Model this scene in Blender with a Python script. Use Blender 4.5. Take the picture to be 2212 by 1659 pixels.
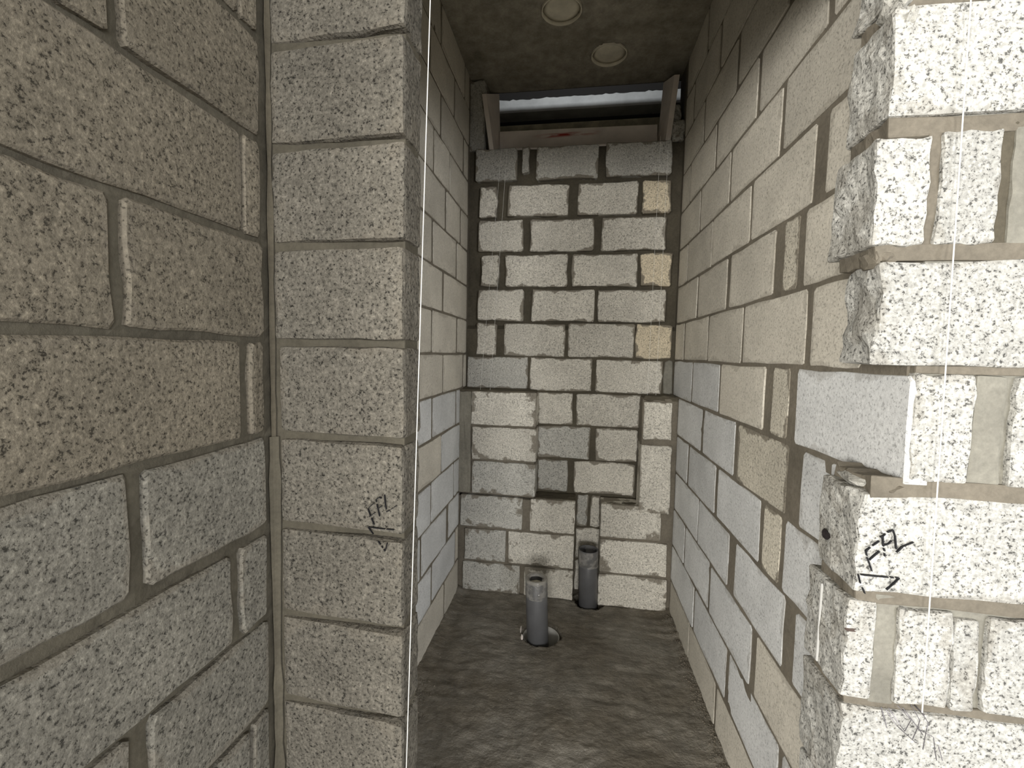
import bpy, bmesh, math, random
from mathutils import Vector, noise, Matrix

# ------------------------------------------------------------------ clear
for o in list(bpy.data.objects):
    bpy.data.objects.remove(o)
scn = bpy.context.scene
COL = scn.collection
random.seed(7)

# ------------------------------------------------------------------ camera
EYE = 1.41
cd = bpy.data.cameras.new('camera')
cam = bpy.data.objects.new('camera', cd)
COL.objects.link(cam)
cd.sensor_fit = 'HORIZONTAL'
cd.sensor_width = 36.0
cd.lens = 36.0 * 964.04 / 2212.0
cd.clip_start = 0.02
R3 = Vector((0.98790742, 0.15372119, 0.02021717))
U3 = Vector((-0.0305201, 0.0649618, 0.99742092))
W3 = Vector((-0.15201139, 0.98597655, -0.06886783))
cam.matrix_world = Matrix(((R3.x, U3.x, -W3.x, 0), (R3.y, U3.y, -W3.y, 0), (R3.z, U3.z, -W3.z, EYE), (0, 0, 0, 1)))
scn.camera = cam

# ------------------------------------------------------------------ view, world, lights
scn.view_settings.view_transform = 'Standard'
scn.view_settings.look = 'None'
scn.view_settings.gamma = 1.0
scn.view_settings.use_curve_mapping = False
scn.view_settings.exposure = 0.0

w = bpy.data.worlds.new('world')
scn.world = w
w.use_nodes = True
w.node_tree.nodes['Background'].inputs[0].default_value = (0.90, 0.93, 1.0, 1)
w.node_tree.nodes['Background'].inputs[1].default_value = 0.34


def area(name, loc, target, sx, sy, power, color, spread=180):
    l = bpy.data.lights.new(name, 'AREA')
    l.shape = 'RECTANGLE'
    l.size = sx
    l.size_y = sy
    l.energy = power
    l.color = color
    l.spread = math.radians(spread)
    o = bpy.data.objects.new(name, l)
    COL.objects.link(o)
    o.location = loc
    d = Vector(target) - Vector(loc)
    o.rotation_euler = d.to_track_quat('-Z', 'Z').to_euler()
    return o


# daylight from the openings left and right behind the photographer; middle fill is added
area('daylight_opening_left', (-2.4, -2.9, 1.45), (0.3, 1.2, 1.30), 2.2, 0.9, 215, (1.0, 0.965, 0.90))
area('daylight_opening_right', (2.45, -2.6, 1.45), (-0.4, 1.6, 1.25), 1.8, 0.9, 120, (0.98, 0.985, 1.0))
area('fill_middle', (0.15, -4.2, 1.40), (0.05, 2.4, 1.2), 1.0, 0.9, 130, (1.0, 0.98, 0.94))  # added fill to brighten the back wall, not a known opening
# daylight that comes in above the slab, behind the high opening
area('daylight_shaft', (-0.07, 2.42, 3.168), (-0.07, 3.2, 3.165), 1.0, 0.03, 4.0, (0.86, 0.92, 1.0))

# ------------------------------------------------------------------ materials
def nt(name):
    m = bpy.data.materials.new(name)
    m.use_nodes = True
    n = m.node_tree
    b = n.nodes['Principled BSDF']
    b.inputs['Specular IOR Level'].default_value = 0.25
    return m, n, b


def N(n, t, **kw):
    x = n.nodes.new(t)
    for k, v in kw.items():
        setattr(x, k, v)
    return x


def math_(n, op, a, b=None, clamp=False):
    x = N(n, 'ShaderNodeMath', operation=op)
    x.use_clamp = clamp
    for i, v in enumerate((a, b)):
        if v is None:
            continue
        if isinstance(v, (int, float)):
            x.inputs[i].default_value = v
        else:
            n.links.new(v, x.inputs[i])
    return x.outputs[0]


def ramp(n, src, lo, hi, a=0.0, b=1.0):
    x = N(n, 'ShaderNodeMapRange')
    x.inputs[1].default_value = lo
    x.inputs[2].default_value = hi
    x.inputs[3].default_value = a
    x.inputs[4].default_value = b
    n.links.new(src, x.inputs[0])
    return x.outputs[0]


def mixc(n, f, a, b, mode='MIX'):
    x = N(n, 'ShaderNodeMix', data_type='RGBA', blend_type=mode)
    x.clamp_factor = True
    for i, v in ((0, f), (6, a), (7, b)):
        if isinstance(v, (int, float)):
            x.inputs[i].default_value = v
        elif isinstance(v, tuple):
            x.inputs[i].default_value = (*v, 1) if len(v) == 3 else v
        else:
            n.links.new(v, x.inputs[i])
    return x.outputs[2]


def tex(n, kind, vec, scale, detail=2.0, rough=0.5):
    if kind == 'noise':
        x = N(n, 'ShaderNodeTexNoise')
        x.inputs['Detail'].default_value = detail
        x.inputs['Roughness'].default_value = rough
        out = x.outputs[0]
    else:
        x = N(n, 'ShaderNodeTexVoronoi')
        out = x.outputs['Distance']
    x.inputs['Scale'].default_value = scale
    n.links.new(vec, x.inputs['Vector'])
    return out


def posvec(n, rnd=True):
    g = N(n, 'ShaderNodeNewGeometry')
    if not rnd:
        return g.outputs['Position']
    oi = N(n, 'ShaderNodeObjectInfo')
    k = math_(n, 'MULTIPLY', oi.outputs['Random'], 17.0)
    v = N(n, 'ShaderNodeVectorMath', operation='ADD')
    n.links.new(g.outputs['Position'], v.inputs[0])
    n.links.new(k, v.inputs[1])
    return v.outputs[0]


MORTAR = (0.175, 0.155, 0.122)


def block_material(name, col, pits=0.55, smear=1.0, bumpd=0.0022, contrast=1.0):
    m, n, b = nt(name)
    p = posvec(n)
    oi = N(n, 'ShaderNodeObjectInfo')
    fine = tex(n, 'noise', p, 170, 3, 0.65)
    grain = tex(n, 'noise', p, 75, 2, 0.6)
    vor = tex(n, 'voronoi', p, 170)
    sel = tex(n, 'noise', p, 38, 1, 0.5)
    big = tex(n, 'noise', p, 5.5, 2, 0.5)
    # pits: voronoi cell centres where the selector noise is high
    irr = tex(n, 'noise', p, 150, 5, 0.74)
    pit = math_(n, 'MULTIPLY', ramp(n, vor, 0.12, 0.30, 0.7, 0), ramp(n, sel, 0.52, 0.64))
    pit2 = ramp(n, irr, 0.425, 0.355)
    pit = math_(n, 'MAXIMUM', pit, pit2)
    lite = ramp(n, irr, 0.56, 0.66, 1.0, 1 + 0.30 * contrast)
    val = ramp(n, grain, 0.30, 0.70, 1 - 0.16 * contrast, 1 + 0.16 * contrast)
    val = math_(n, 'MULTIPLY', val, ramp(n, fine, 0.3, 0.7, 1 - 0.22 * contrast, 1 + 0.22 * contrast))
    val = math_(n, 'MULTIPLY', val, ramp(n, big, 0.3, 0.7, 0.90, 1.10))
    val = math_(n, 'MULTIPLY', val, ramp(n, oi.outputs['Random'], 0, 1, 0.90, 1.08))
    val = math_(n, 'MULTIPLY', val, ramp(n, pit, 0, 1, 1.0, 1 - pits))
    val = math_(n, 'MULTIPLY', val, lite)
    sc = N(n, 'ShaderNodeVectorMath', operation='SCALE')
    sc.inputs[0].default_value = col
    n.links.new(val, sc.inputs['Scale'])
    # mortar smeared over the rim of the block
    at = N(n, 'ShaderNodeAttribute', attribute_name='edge')
    sm = tex(n, 'noise', p, 11, 3, 0.6)
    e = math_(n, 'ADD', math_(n, 'MULTIPLY', at.outputs['Fac'], 0.26), math_(n, 'MULTIPLY', sm, 0.9))
    sm2 = ramp(n, e, 0.66, 0.72, 0, 0.85 * smear)
    c = mixc(n, sm2, sc.outputs[0], tuple(v * 1.15 for v in MORTAR))
    n.links.new(c, b.inputs['Base Color'])
    b.inputs['Roughness'].default_value = 0.92
    h = math_(n, 'ADD', math_(n, 'MULTIPLY', fine, 0.7), math_(n, 'MULTIPLY', grain, 0.8))
    h = math_(n, 'SUBTRACT', h, math_(n, 'MULTIPLY', pit, 0.6))
    bu = N(n, 'ShaderNodeBump')
    bu.inputs['Strength'].default_value = 0.85
    bu.inputs['Distance'].default_value = bumpd
    n.links.new(h, bu.inputs['Height'])
    n.links.new(bu.outputs[0], b.inputs['Normal'])
    return m


def mortar_material(name, col=MORTAR, scale=1.0):
    m, n, b = nt(name)
    p = posvec(n, False)
    a = tex(n, 'noise', p, 7 * scale, 4, 0.6)
    f = tex(n, 'noise', p, 90 * scale, 4, 0.7)
    v = math_(n, 'MULTIPLY', ramp(n, a, 0.3, 0.7, 0.78, 1.22), ramp(n, f, 0.3, 0.7, 0.85, 1.15))
    sc = N(n, 'ShaderNodeVectorMath', operation='SCALE')
    sc.inputs[0].default_value = col
    n.links.new(v, sc.inputs['Scale'])
    n.links.new(sc.outputs[0], b.inputs['Base Color'])
    b.inputs['Roughness'].default_value = 0.85
    bu = N(n, 'ShaderNodeBump')
    bu.inputs['Strength'].default_value = 0.7
    bu.inputs['Distance'].default_value = 0.002
    n.links.new(math_(n, 'ADD', f, math_(n, 'MULTIPLY', a, 2.0)), bu.inputs['Height'])
    n.links.new(bu.outputs[0], b.inputs['Normal'])
    return m


M_WARM = block_material('block_warm', (0.60, 0.565, 0.49), pits=0.25, smear=0.35, bumpd=0.0010, contrast=0.35)
M_SAND = block_material('block_sand', (0.60, 0.56, 0.47), pits=0.35, contrast=0.6)
M_GREY = block_material('block_grey', (0.48, 0.47, 0.43), pits=0.50, contrast=0.8)
M_COOL = block_material('block_cool', (0.668, 0.676, 0.672), pits=0.22, smear=0.35, bumpd=0.0010, contrast=0.35)
M_BACK = block_material('block_back', (0.63, 0.60, 0.53), pits=0.50, contrast=0.8)
M_LEFT = block_material('block_left', (0.196, 0.173, 0.132), pits=0.70, smear=0.5, contrast=1.15)  # near left wall: its dimmer light is put into this darkened base colour
M_LEFTC = block_material('block_left_cool', (0.205, 0.194, 0.163), pits=0.70, smear=0.5, contrast=1.15)  # cooler tint, darkened the same way for the dimmer light
M_PIER = block_material('block_pier', (0.160, 0.147, 0.121), pits=0.80, smear=0.4, bumpd=0.003, contrast=1.3)  # pier: base colour darkened to carry the dimmer light on it
M_JAMB = block_material('block_jamb', (0.47, 0.465, 0.435), pits=0.72, smear=0.40, bumpd=0.003, contrast=1.1)
M_OCHRE = block_material('block_ochre', (0.64, 0.56, 0.42), pits=0.4, contrast=0.8)
M_MORT = mortar_material('mortar')
M_MORTD = mortar_material('mortar_dark', (0.095, 0.083, 0.060))
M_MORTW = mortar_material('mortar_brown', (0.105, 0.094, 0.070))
M_MORTL = mortar_material('mortar_light', (0.235, 0.225, 0.190))


def simple(name, col, rough=0.6, spec=0.3, metal=0.0, bump=None, alpha=None, var=0.0, vs=20):
    m, n, b = nt(name)
    b.inputs['Base Color'].default_value = (*col, 1)
    b.inputs['Roughness'].default_value = rough
    b.inputs['Specular IOR Level'].default_value = spec
    b.inputs['Metallic'].default_value = metal
    if var:
        p = posvec(n, False)
        a = tex(n, 'noise', p, vs, 4, 0.6)
        sc = N(n, 'ShaderNodeVectorMath', operation='SCALE')
        sc.inputs[0].default_value = col
        n.links.new(ramp(n, a, 0.3, 0.7, 1 - var, 1 + var), sc.inputs['Scale'])
        n.links.new(sc.outputs[0], b.inputs['Base Color'])
    if bump:
        p = posvec(n, False)
        a = tex(n, 'noise', p, bump[0], 4, 0.6)
        bu = N(n, 'ShaderNodeBump')
        bu.inputs['Strength'].default_value = 0.8
        bu.inputs['Distance'].default_value = bump[1]
        n.links.new(a, bu.inputs['Height'])
        n.links.new(bu.outputs[0], b.inputs['Normal'])
    return m


M_PVC = simple('grey_pvc', (0.115, 0.116, 0.120), 0.42, 0.5, var=0.12, vs=14)
M_PVCIN = simple('pipe_inside', (0.16, 0.155, 0.145), 0.8)
M_CAPP = simple('cap_plate', (0.74, 0.70, 0.58), 0.8, var=0.16, vs=12, bump=(30, 0.001))
M_WOOD = simple('pale_board', (0.78, 0.71, 0.65), 0.75, var=0.12, vs=9, bump=(25, 0.001))
M_PLAST = simple('void_plaster', (0.55, 0.54, 0.50), 0.9, var=0.2, vs=5, bump=(14, 0.004))
M_STRING = simple('white_nylon', (0.90, 0.89, 0.84), 0.5, 0.3)
M_BLACK = simple('black_marker', (0.012, 0.012, 0.014), 0.6)
M_WIRE = simple('steel_wire', (0.20, 0.19, 0.21), 0.35, 0.5, 0.7)
M_SPOT = simple('tar', (0.025, 0.02, 0.02), 0.6, bump=(90, 0.002))
M_SPOTB = simple('brown_smudge', (0.09, 0.065, 0.055), 0.8, bump=(90, 0.002))
M_SLEEVE = simple('pale_sleeve', (0.42, 0.41, 0.38), 0.5, 0.4, var=0.08)
M_RUBBLE = simple('rubble', (0.17, 0.15, 0.12), 0.95, var=0.35, vs=30, bump=(120, 0.002))


def film_material():
    m, n, b = nt('clear_film')
    b.inputs['Base Color'].default_value = (0.34, 0.33, 0.31, 1)
    b.inputs['Roughness'].default_value = 0.16
    b.inputs['Specular IOR Level'].default_value = 0.9
    b.inputs['Coat Weight'].default_value = 0.6
    b.inputs['Coat Roughness'].default_value = 0.12
    p = posvec(n, False)
    a = tex(n, 'noise', p, 32, 4, 0.7)
    bu = N(n, 'ShaderNodeBump')
    bu.inputs['Strength'].default_value = 1.0
    bu.inputs['Distance'].default_value = 0.012
    n.links.new(a, bu.inputs['Height'])
    n.links.new(bu.outputs[0], b.inputs['Normal'])
    n.links.new(ramp(n, tex(n, 'noise', p, 24, 3, 0.6), 0.42, 0.62, 0.25, 0.85), b.inputs['Alpha'])
    return m


M_FILM = film_material()


def concrete(name, col, col2, rough=0.8, bumpd=0.004, speck=False):
    m, n, b = nt(name)
    p = posvec(n, False)
    a = tex(n, 'noise', p, 2.6, 5, 0.62)
    f = tex(n, 'noise', p, 14, 5, 0.65)
    g = tex(n, 'noise', p, 110, 3, 0.7)
    c = mixc(n, ramp(n, a, 0.36, 0.64), col, col2)
    v = math_(n, 'MULTIPLY', ramp(n, f, 0.3, 0.7, 0.72, 1.28), ramp(n, g, 0.3, 0.7, 0.88, 1.12))
    sc = N(n, 'ShaderNodeVectorMath', operation='SCALE')
    n.links.new(c, sc.inputs[0])
    n.links.new(v, sc.inputs['Scale'])
    out = sc.outputs[0]
    h = math_(n, 'ADD', f, math_(n, 'MULTIPLY', g, 0.40))
    if speck:
        # trowel ripples and pale lime specks
        mp = N(n, 'ShaderNodeMapping')
        mp.inputs['Scale'].default_value = (1.0, 1.7, 1.0)
        mp.inputs['Rotation'].default_value = (0, 0, 0.25)
        n.links.new(p, mp.inputs[0])
        r = tex(n, 'noise', mp.outputs[0], 22, 5, 0.7)
        h = math_(n, 'ADD', h, math_(n, 'MULTIPLY', r, 0.9))
        sp = tex(n, 'voronoi', p, 46)
        s2 = tex(n, 'noise', p, 9, 2, 0.5)
        k = math_(n, 'MULTIPLY', ramp(n, sp, 0.16, 0.07), ramp(n, s2, 0.50, 0.60, 0, 0.6))
        out = mixc(n, k, out, (0.42, 0.40, 0.35))
    n.links.new(out, b.inputs['Base Color'])
    b.inputs['Roughness'].default_value = rough
    bu = N(n, 'ShaderNodeBump')
    bu.inputs['Strength'].default_value = 0.9
    bu.inputs['Distance'].default_value = bumpd
    n.links.new(h, bu.inputs['Height'])
    n.links.new(bu.outputs[0], b.inputs['Normal'])
    return m


M_FLOOR = concrete('floor_screed', (0.150, 0.132, 0.103), (0.225, 0.21, 0.18), 0.62, 0.009, True)
M_CEIL = concrete('ceiling_concrete', (0.25, 0.23, 0.185), (0.36, 0.335, 0.28), 0.8, 0.002)

# ------------------------------------------------------------------ object helpers
def link(name, mesh, parent=None, kind=None, label=None, cat=None, group=None):
    o = bpy.data.objects.new(name, mesh)
    COL.objects.link(o)
    if parent:
        o.parent = parent
    if kind:
        o['kind'] = kind
    if label:
        o['label'] = label
    if cat:
        o['category'] = cat
    if group:
        o['group'] = group
    return o


def mesh_from(name, verts, faces, mat, smooth=False, attr=None):
    """mesh whose origin is the centre of its verts; returns mesh, centre"""
    c = Vector((0, 0, 0))
    lo = Vector(verts[0]); hi = Vector(verts[0])
    for v in verts:
        for i in range(3):
            lo[i] = min(lo[i], v[i]); hi[i] = max(hi[i], v[i])
    c = (lo + hi) / 2
    me = bpy.data.meshes.new(name)
    me.from_pydata([tuple(Vector(v) - c) for v in verts], [], faces)
    me.materials.append(mat)
    if smooth:
        for p in me.polygons:
            p.use_smooth = True
    if attr:
        a = me.attributes.new('edge', 'FLOAT', 'POINT')
        a.data.foreach_set('value', attr)
    me.update()
    return me, c


def put(name, verts, faces, mat, parent=None, smooth=False, attr=None, **kw):
    me, c = mesh_from(name, verts, faces, mat, smooth, attr)
    o = link(name, me, parent, **kw)
    o.location = c - (Vector(parent.location) if parent else Vector((0, 0, 0)))
    return o


def fix_normals(me):
    bm = bmesh.new(); bm.from_mesh(me)
    bmesh.ops.recalc_face_normals(bm, faces=bm.faces[:])
    bm.to_mesh(me); bm.free()


class Frame:
    """a vertical wall: u is measured along it, n points into the room"""
    def __init__(self, kind, a, phi, sign):
        self.kind, self.a, self.phi, self.sign = kind, a, phi, sign

    def pt(self, u, z, w_):
        if self.kind == 'X':                       # x = a + phi*y
            return Vector((self.a + self.phi * u + self.sign * w_, u, z))
        return Vector((u, self.a + self.phi * u + self.sign * w_, z))


F_R = Frame('X', 0.5749, -0.0224, -1)
F_L = Frame('X', -0.6506, -0.0127, 1)
F_O = Frame('X', -0.6497, -0.0068, 1)
F_U = Frame('Y', 2.6186, 0.0025, -1)
F_B = Frame('Y', 2.4748, 0.0025, -1)
F_P = Frame('Y', 0.8242, -0.0661, -1)
F_J = Frame('Y', 0.8525, -0.0068, -1)


def face_block(parent, fr, u0, u1, z0, z1, mat, proud=0.0, depth=0.035, jit=0.0025, ns=3, nv=2, name='block', slope=None, bev=0.004):
    """one concrete block bedded in a wall: irregular outline, eased arris, real thickness"""
    rnd = random.Random(int(abs(u0) * 7919 + z0 * 104729 + fr.a * 1299709 + (u0 < 0) * 31) & 0xffff)
    w_, h_ = u1 - u0, z1 - z0
    if w_ < 0.1:
        ns = 2
    r = min(0.007, w_ * 0.25)
    pts = []

    def side(ax, ay, bx, by, n_):
        for i in range(n_ + 1):
            t = i / n_
            pts.append([ax + (bx - ax) * t, ay + (by - ay) * t])
    side(u0 + r, z0, u1 - r, z0, ns)
    side(u1, z0 + r, u1, z1 - r, nv)
    side(u1 - r, z1, u0 + r, z1, ns)
    side(u0, z1 - r, u0, z0 + r, nv)
    for p in pts:
        p[0] += rnd.uniform(-jit, jit)
        p[1] += rnd.uniform(-jit, jit)
        if slope:
            p[1] += slope * (p[0] - u0)
    cu, cz = (u0 + u1) / 2, (z0 + z1) / 2
    n_ = len(pts)
    tilt = rnd.uniform(-0.0015, 0.0015)
    proud += rnd.uniform(-0.001, 0.0015)
    verts, attr = [], []

    def ring(ins, w0, e):
        for (a, b) in pts:
            da = max(0.0, 1 - ins / max(abs(a - cu), 1e-4)) if ins else 1
            db = max(0.0, 1 - ins / max(abs(b - cz), 1e-4)) if ins else 1
            aa = cu + (a - cu) * max(da, 0.15) if abs(a - cu) > w_ * .42 else cu + (a - cu) * (1 - ins / (w_ / 2) * .9 if ins else 1)
            bb = cz + (b - cz) * max(db, 0.15) if abs(b - cz) > h_ * .42 else cz + (b - cz) * (1 - ins / (h_ / 2) * .9 if ins else 1)
            verts.append(fr.pt(aa, bb, w0 + tilt * (1 if aa > cu else -1)))
            attr.append(e)
    inset = min(0.028, w_ * 0.3, h_ * 0.3)
    ring(0, -depth, 1)
    ring(0, proud - bev, 1)
    ring(bev, proud, 1)
    ring(inset, proud + 0.0005, 0)
    faces = []
    for k in range(3):
        for i in range(n_):
            j = (i + 1) % n_
            faces.append((k * n_ + i, k * n_ + j, (k + 1) * n_ + j, (k + 1) * n_ + i))
    faces.append(tuple(3 * n_ + i for i in range(n_)))
    o = put(name, verts, faces, mat, parent, attr=attr)
    fix_normals(o.data)
    return o


def chunk(parent, x0, x1, y0, y1, z0, z1, mat, name='block', jit=0.0025, bev=0.007, cuts=3, frame=None, rag=None, round_left=0):
    """free-standing block seen on several faces: bevelled, subdivided, roughened box"""
    rnd = random.Random(int(abs(x0) * 7919 + abs(z0) * 104729 + y0 * 15485) & 0xffff)
    bm = bmesh.new()
    bmesh.ops.create_cube(bm, size=1)
    c = Vector(((x0 + x1) / 2, (y0 + y1) / 2, (z0 + z1) / 2))
    s = Vector((x1 - x0, y1 - y0, z1 - z0))
    for v in bm.verts:
        v.co = Vector((v.co.x * s.x, v.co.y * s.y, v.co.z * s.z))
    bmesh.ops.bevel(bm, geom=bm.edges[:], offset=bev, segments=2, affect='EDGES', profile=0.6)
    if cuts:
        big = [e for e in bm.edges if e.calc_length() > 0.05]
        bmesh.ops.subdivide_edges(bm, edges=big, cuts=cuts, use_grid_fill=True)
    off = rnd.uniform(0, 50)
    for v in bm.verts:
        p = v.co + c
        q = Vector((p.x * 38 + off, p.y * 38, p.z * 38))
        v.co += Vector((noise.noise(q), noise.noise(q + Vector((7, 3, 1))), noise.noise(q + Vector((2, 9, 4))))) * jit * 1.6
        if rag:
            rx, amt = rag            # ragged left edge
            if v.co.x < -s.x / 2 + rx:
                v.co.x += amt * noise.noise(Vector((off, p.y * 20, p.z * 24)))
    for f in bm.faces:
        f.smooth = False
    me = bpy.data.meshes.new(name)
    bm.to_mesh(me)
    bm.free()
    a = me.attributes.new('edge', 'FLOAT', 'POINT')
    vals = []
    for v in me.vertices:
        d = min(s.x / 2 - abs(v.co.x) + 1.0 * (abs(abs(v.co.x) - s.x / 2) < 1e-3), s.z / 2 - abs(v.co.z))
        vals.append(max(0.0, min(1.0, 1 - d / 0.03)))
    a.data.foreach_set('value', vals)
    me.materials.append(mat)
    o = link(name, me, parent)
    o.location = c - (Vector(parent.location) if parent else Vector((0, 0, 0)))
    return o


def grid_wall(name, fr, u0, u1, z0, z1, face, back, mat, step=0.022, amp=0.0010, parent=None, kind='structure'):
    """mortar body of a wall: roughly struck face on a thick slab"""
    nu = max(2, int((u1 - u0) / step)); nz = max(2, int((z1 - z0) / step))
    V, F = [], []
    for j in range(nz + 1):
        z = z0 + (z1 - z0) * j / nz
        for i in range(nu + 1):
            u = u0 + (u1 - u0) * i / nu
            fz = face(u, z) if callable(face) else face
            d = noise.noise(Vector((u * 26, z * 26, 3.1))) * amp + noise.noise(Vector((u * 9, z * 9, 8.1))) * amp
            V.append(fr.pt(u, z, fz + d))
    W = nu + 1
    for j in range(nz):
        for i in range(nu):
            a = j * W + i
            F.append((a, a + 1, a + W + 1, a + W))
    b0 = len(V)
    for (u, z) in ((u0, z0), (u1, z0), (u1, z1), (u0, z1)):
        V.append(fr.pt(u, z, -back))
    bot = [i for i in range(W)]
    top = [nz * W + i for i in range(W)]
    lef = [j * W for j in range(nz + 1)]
    rig = [j * W + nu for j in range(nz + 1)]
    F.append(tuple(bot) + (b0 + 1, b0))
    F.append(tuple(top) + (b0 + 2, b0 + 3))
    F.append(tuple(lef) + (b0 + 3, b0))
    F.append(tuple(rig) + (b0 + 2, b0 + 1))
    F.append((b0, b0 + 1, b0 + 2, b0 + 3))
    o = put(name, V, F, mat, parent, kind=kind)
    fix_normals(o.data)
    return o


def box(name, x0, x1, y0, y1, z0, z1, mat, parent=None, bev=0.0, **kw):
    bm = bmesh.new()
    bmesh.ops.create_cube(bm, size=1)
    for v in bm.verts:
        v.co = Vector((v.co.x * (x1 - x0), v.co.y * (y1 - y0), v.co.z * (z1 - z0)))
    if bev:
        bmesh.ops.bevel(bm, geom=bm.edges[:], offset=bev, segments=2, affect='EDGES')
    me = bpy.data.meshes.new(name)
    bm.to_mesh(me); bm.free()
    me.materials.append(mat)
    o = link(name, me, parent, **kw)
    o.location = Vector(((x0 + x1) / 2, (y0 + y1) / 2, (z0 + z1) / 2)) - (Vector(parent.location) if parent else Vector((0, 0, 0)))
    return o


def poly_prism(name, pts, y0, y1, mat, parent=None, **kw):
    """closed outline in x,z given front y0 and back y1"""
    n_ = len(pts)
    V = [(a, y0, b) for a, b in pts] + [(a, y1, b) for a, b in pts]
    F = [tuple(range(n_)), tuple(range(2 * n_ - 1, n_ - 1, -1))]
    for i in range(n_):
        j = (i + 1) % n_
        F.append((i, i + n_, j + n_, j))
    o = put(name, V, F, mat, parent, **kw)
    fix_normals(o.data)
    return o


def tube(name, path, r, mat, parent=None, seg=6, **kw):
    V, F = [], []
    path = [Vector(p) for p in path]
    for k, p in enumerate(path):
        d = (path[min(k + 1, len(path) - 1)] - path[max(k - 1, 0)]).normalized()
        a = d.orthogonal().normalized()
        b = d.cross(a)
        if k and (a.dot(pa) < 0):
            a, b = -a, -b
        pa = a
        for i in range(seg):
            t = 2 * math.pi * i / seg
            V.append(p + a * math.cos(t) * r + b * math.sin(t) * r)
    for k in range(len(path) - 1):
        for i in range(seg):
            j = (i + 1) % seg
            F.append((k * seg + i, k * seg + j, (k + 1) * seg + j, (k + 1) * seg + i))
    F.append(tuple(range(seg)))
    F.append(tuple(range((len(path) - 1) * seg, len(path) * seg)))
    o = put(name, V, F, mat, parent, **kw)
    fix_normals(o.data)
    return o


def lathe(name, prof, loc, mat, parent=None, seg=40, wob=0.0, lean=(0, 0), close=False, **kw):
    V, F = [], []
    for k, (r, z) in enumerate(prof):
        for i in range(seg):
            t = 2 * math.pi * i / seg
            rr = r + wob * noise.noise(Vector((math.cos(t) * 2.2, math.sin(t) * 2.2, z * 30)))
            V.append((loc[0] + rr * math.cos(t) + lean[0] * z, loc[1] + rr * math.sin(t) + lean[1] * z, loc[2] + z))
    for k in range(len(prof) - 1):
        for i in range(seg):
            j = (i + 1) % seg
            F.append((k * seg + i, k * seg + j, (k + 1) * seg + j, (k + 1) * seg + i))
    if close:
        F.append(tuple(range(seg)))
        F.append(tuple(range((len(prof) - 1) * seg, len(prof) * seg)))
    o = put(name, V, F, mat, parent, smooth=True, **kw)
    fix_normals(o.data)
    return o


# ------------------------------------------------------------------ right wall
ZR = EYE + 0.1785
JT = 0.0055                       # half a bed joint
def right_face(u, z):
    k = (z - ZR) / 0.2
    return -0.0030 if k > 0.9 else -0.0019
wall_right = grid_wall('wall_right', F_R, 0.868, 2.78, -0.06, 2.995, right_face, 0.20, M_MORT)
# gaps between the blocks of each course, far to near (y from, y to)
RJ = {6: [(2.247, 2.231), (1.85, 1.83), (1.44, 1.42)], 5: [(2.451, 2.432), (2.041, 2.022), (1.63, 1.61), (1.22, 1.20)],
      4: [(2.242, 2.218), (1.826, 1.796), (1.42, 1.395)], 3: [(2.455, 2.432), (2.044, 2.020), (1.616, 1.590), (1.209, 1.178)],
      2: [(2.241, 2.222), (1.843, 1.822), (1.426, 1.399)], 1: [(2.430, 2.411), (2.026, 2.010), (1.621, 1.598), (1.225, 1.170)],
      0: [(2.216, 2.196), (1.814, 1.780), (1.414, 1.353), (1.277, 1.241)], -1: [(2.428, 2.405), (2.023, 2.005), (1.631, 1.613), (1.215, 1.185)],
      -2: [(2.243, 2.226), (1.843, 1.824), (1.429, 1.374), (1.279, 1.236)], -3: [(2.045, 2.020), (1.646, 1.612), (1.262, 1.185)],
      -4: [(2.246, 2.215), (1.827, 1.795), (1.406, 1.382), (1.276, 1.251)], -5: [(2.034, 2.019), (1.646, 1.584), (1.229, 1.169)],
      -6: [(2.236, 2.216), (1.843, 1.818), (1.419, 1.380)], -7: [(2.031, 2.010), (1.614, 1.588), (1.213, 1.190)],
      -8: [(2.08, 2.07), (1.705, 1.684), (1.30, 1.28)]}
for k, js in RJ.items():
    far = 2.605 if k >= -2 else 2.475
    near = 0.99
    if k == -2:
        near = 0.853
    edges = [far]
    for a, b in js:
        edges += [a, b]
    edges.append(near)
    z0, z1 = ZR + 0.2 * k + JT, ZR + 0.2 * (k + 1) - JT
    if k == -8:
        z0 = -0.05
    if k == 6:
        z1 = 2.99
    for i in range(0, len(edges), 2):
        hi, lo = edges[i], edges[i + 1]
        if hi - lo < 0.02:
            continue
        if k >= -1:
            mat = M_WARM
        elif k == -2:
            mat = M_WARM if 1.35 < hi < 2.0 or hi - lo < 0.1 else M_COOL
        else:
            mat = M_COOL
        if k == -3 and 1.2 < lo < 1.35:
            mat = M_SAND
        if hi - lo < 0.12 and lo < 1.4:
            mat = M_SAND
        if k == -8 or (k == -6 and lo < 1.1):
            mat = M_WARM
        face_block(wall_right, F_R, lo, hi, z0, z1, mat, proud=0.0002, ns=4 if lo < 1.5 else 3, bev=0.0016)

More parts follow.
